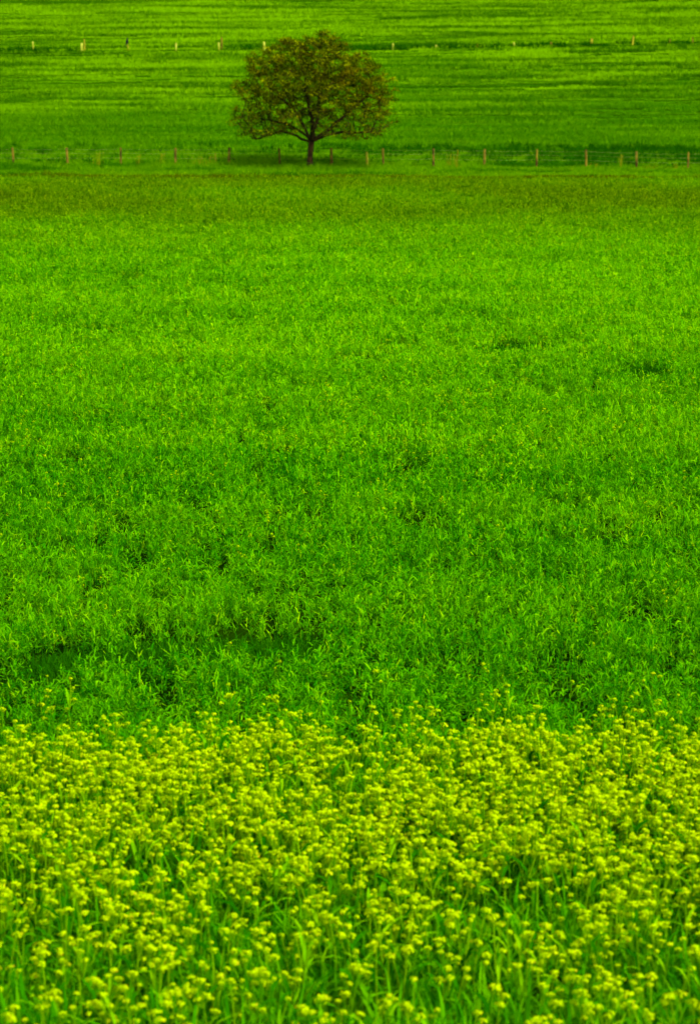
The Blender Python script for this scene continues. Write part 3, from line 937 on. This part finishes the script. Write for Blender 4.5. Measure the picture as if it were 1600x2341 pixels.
def bird_mesh():
    """perched crow seen from the side: one lofted body from tail to beak, and two legs"""
    st_ = [(-0.25, 0.02, 0.006, 0.03), (-0.2, 0.05, 0.02, 0.035), (-0.12, 0.11, 0.05, 0.05), (-0.05, 0.17, 0.085, 0.07), (0.02, 0.235, 0.09, 0.08), (0.065, 0.29, 0.07, 0.065),
           (0.085, 0.335, 0.048, 0.045), (0.10, 0.37, 0.048, 0.045), (0.125, 0.39, 0.042, 0.04), (0.15, 0.392, 0.022, 0.02), (0.19, 0.384, 0.012, 0.010), (0.215, 0.376, 0.003, 0.003)]
    vv, ff = [], []
    n = 10
    for i, (x, z, a, b) in enumerate(st_):
        p0, p1 = st_[max(i - 1, 0)], st_[min(i + 1, len(st_) - 1)]
        d = Vector((p1[0] - p0[0], 0, p1[1] - p0[1])).normalized()
        up = Vector((-d.z, 0, d.x))
        for k in range(n):
            t = k * 2 * math.pi / n
            vv.append(Vector((x, 0, z)) + up * a * math.sin(t) + Vector((0, 1, 0)) * b * math.cos(t))
    for i in range(len(st_) - 1):
        for k in range(n):
            ff.append((i * n + k, i * n + (k + 1) % n, (i + 1) * n + (k + 1) % n, (i + 1) * n + k))
    ff.append(tuple(range(n))); ff.append(tuple(reversed([(len(st_) - 1) * n + k for k in range(n)])))
    mb = MB(); mb.add(vv, ff)
    for sgn in (-1, 1): mb.tube([(0.0, sgn * 0.03, 0.17), (0.0, sgn * 0.035, 0.08), (0.01, sgn * 0.035, 0.0)], [0.016, 0.007, 0.006], 5)
    return mb.mesh('bird', [M['feather']], True)
bird = new_obj('bird', bird_mesh())
bird.location = (bird_at[0] + 0.02, bird_at[1], bird_at[2] - 0.005)
bird.rotation_euler = (0, math.radians(-25), math.radians(28))
bird.scale = (1.0, 1.3, 1.15)
tag(bird, 'black bird perched on a short post in the far row', 'bird')

# ------------------------------------------------------------------ tufts, weeds and stakes along the near fence
def tuft(u, v_top, wpx, label, seed, y=FY - 0.5, hscale=1.0):
    x = x_at(u, 368, y); z0 = g1(x, y)
    h = max(z_at(v_top, y) - z0, 0.3)
    w = wpx * y / PX
    r = np.random.default_rng(seed)
    root = new_obj('dry_grass_tuft', None); root.location = (x, y, z0)
    tag(root, label, 'grass tuft', 'pale dry tufts along the fence')
    nb = int(14 + 20 * w)
    vv, ff, tt = [], [], []
    for k in range(nb):
        bx, by = r.normal(0, w * 0.3), r.normal(0, 0.12)
        H = h * r.uniform(0.55, 1.0); lx, ly = r.normal(0, 0.16, 2) * H
        a = r.uniform(0, 3.14); wd = r.uniform(0.008, 0.016)
        sx, sy = math.cos(a) * wd, math.sin(a) * wd
        b = len(vv)
        vv += [(bx - sx, by - sy, 0), (bx + sx, by + sy, 0), (bx + lx * 0.4 + sx * 0.8, by + ly * 0.4 + sy * 0.8, H * 0.6), (bx + lx * 0.4 - sx * 0.8, by + ly * 0.4 - sy * 0.8, H * 0.6), (bx + lx, by + ly, H)]
        ff += [(b, b + 1, b + 2, b + 3), (b + 3, b + 2, b + 4)]
        tt += [float(np.clip(r.normal(0.6, 0.25), 0, 1))] * 5
    new_obj('blades', mesh_from('dry_blades', vv, ff, [M['dry']], tint=tt), root)
    mb = MB()
    for k in range(4):
        bx, by = r.normal(0, w * 0.25), r.normal(0, 0.08); H = h * r.uniform(0.9, 1.08)
        mb.tube([(bx, by, 0), (bx + r.normal(0, 0.03), by, H * 0.7), (bx + r.normal(0, 0.05), by, H * 0.86), (bx + r.normal(0, 0.06), by, H)], [0.006, 0.005, 0.018, 0.004], 5, 0.9)
    new_obj('seed_head', mb.mesh('seed_heads', [M['dry']]), root)

tuft(226, 344, 14, 'pale dry grass tuft midway between the second and third fence posts from the left', 1)
tuft(318, 352, 12, 'low yellowish grass tuft right after the third fence post from the left', 2)
tuft(367, 350, 16, 'yellow dry grass tuft just left of the fourth fence post from the left', 3)
tuft(455, 357, 24, 'wide low pale grass tuft right of the fourth fence post from the left', 4)
tuft(480, 356, 16, 'pale upright grass tuft just left of a thin stake', 5)
tuft(1027, 350, 13, 'broad yellow grass tuft right of the tree, beside a thinner one', 6)
tuft(1045, 343, 7, 'thin pale grass tuft standing right of a broad yellow one', 7)
tuft(1361, 372, 14, 'yellow grass tuft at the foot of the third fence post from the right', 8)
tuft(1419, 350, 7, 'tall thin pale grass tuft between the third and second fence posts from the right', 9)
tuft(1490, 378, 36, 'long low straw-coloured grass tuft right of the second fence post from the right', 10)
tuft(1545, 374, 12, 'small yellow grass tuft just left of the rightmost fence post', 11)

def weed(u, v_top, wpx, label, seed, y=FY + 0.5):
    x = x_at(u, 368, y); z0 = g1(x, y)
    h = max(z_at(v_top, y) - z0, 0.35); w = wpx * y / PX
    r = np.random.default_rng(seed)
    root = new_obj('low_bush', None); root.location = (x, y, z0)
    tag(root, label, 'bush', 'dark weeds along the fence')
    mb = MB(); vv, ff, tt = [], [], []
    for k in range(int(8 + 7 * w)):
        bx, by = r.uniform(-w / 2, w / 2), r.normal(0, 0.15)
        H = h * r.uniform(0.5, 1.0) * (1 - 0.5 * abs(bx) / (w / 2 + 0.01))
        ex, ey = bx + r.normal(0, 0.1), by + r.normal(0, 0.1)
        mb.tube([(bx * 0.8, by, -0.02), ((bx + ex) / 2, (by + ey) / 2, H * 0.55), (ex, ey, H)], [0.012, 0.009, 0.004], 4)
        for q in range(26):
            t = r.uniform(0.1, 1.05); c = np.array([bx + (ex - bx) * t, by + (ey - by) * t, H * t]) + r.normal(0, 0.07, 3)
            a = r.uniform(0, 6.28); L = r.uniform(0.03, 0.07); tl = r.normal(0, 0.5)
            d = np.array([math.cos(a) * math.cos(tl), math.sin(a) * math.cos(tl), math.sin(tl)]) * L
            s_ = np.array([-math.sin(a), math.cos(a), r.normal(0, 0.4)]) * L * 0.6
            b = len(vv); vv += [c - d, c + s_, c + d, c - s_]; ff.append((b, b + 1, b + 2, b + 3)); tt += [float(r.random())] * 4
    new_obj('stems', mb.mesh('weed_stems', [M['stem']]), root)
    fo = new_obj('foliage', mesh_from('weed_foliage', vv, ff, [M['bush']], tint=tt), root); fo['kind'] = 'stuff'

weed(98, 351, 36, 'dark green weed clump between the first two fence posts, left of its twin', 21)
weed(132, 350, 40, 'wide dark green weed clump touching the second fence post from the left', 22)
weed(205, 356, 30, 'dark green weed clump right of the second fence post from the left', 23)
weed(240, 358, 34, 'low dark green weed clump just left of the third fence post from the left', 24)
weed(323, 361, 20, 'small dark weed clump between the third and fourth fence posts from the left', 25)
weed(498, 362, 18, 'small dark weed clump left of the fifth fence post from the left', 26)
weed(1166, 364, 42, 'dark green weed clump midway between two posts right of the tree', 27)
weed(1337, 378, 20, 'small dark weed clump at the foot of the third fence post from the right', 28)
weed(1402, 364, 26, 'upright dark weed clump left of a tall thin pale tuft', 29)
weed(1534, 384, 18, 'tiny dark weed clump near the rightmost fence post', 30)

for u, vt, rad, lab, seed in ((839, 346, 0.075, 'short pale yellow stake in the near fence line right of the tree', 61),
                              (494, 348, 0.03, 'thin pale stake left of the fifth near fence post from the left', 62)):
    y = FY + 0.35; x = x_at(u, 360, y); z0 = g1(x, y)
    o = new_obj('stake', post_mesh('stake', z_at(vt, y) - z0, rad, M['postyellow'], seed, 8))
    o.location = (x, y, z0)
    tag(o, lab, 'stake', 'stakes by the near fence')
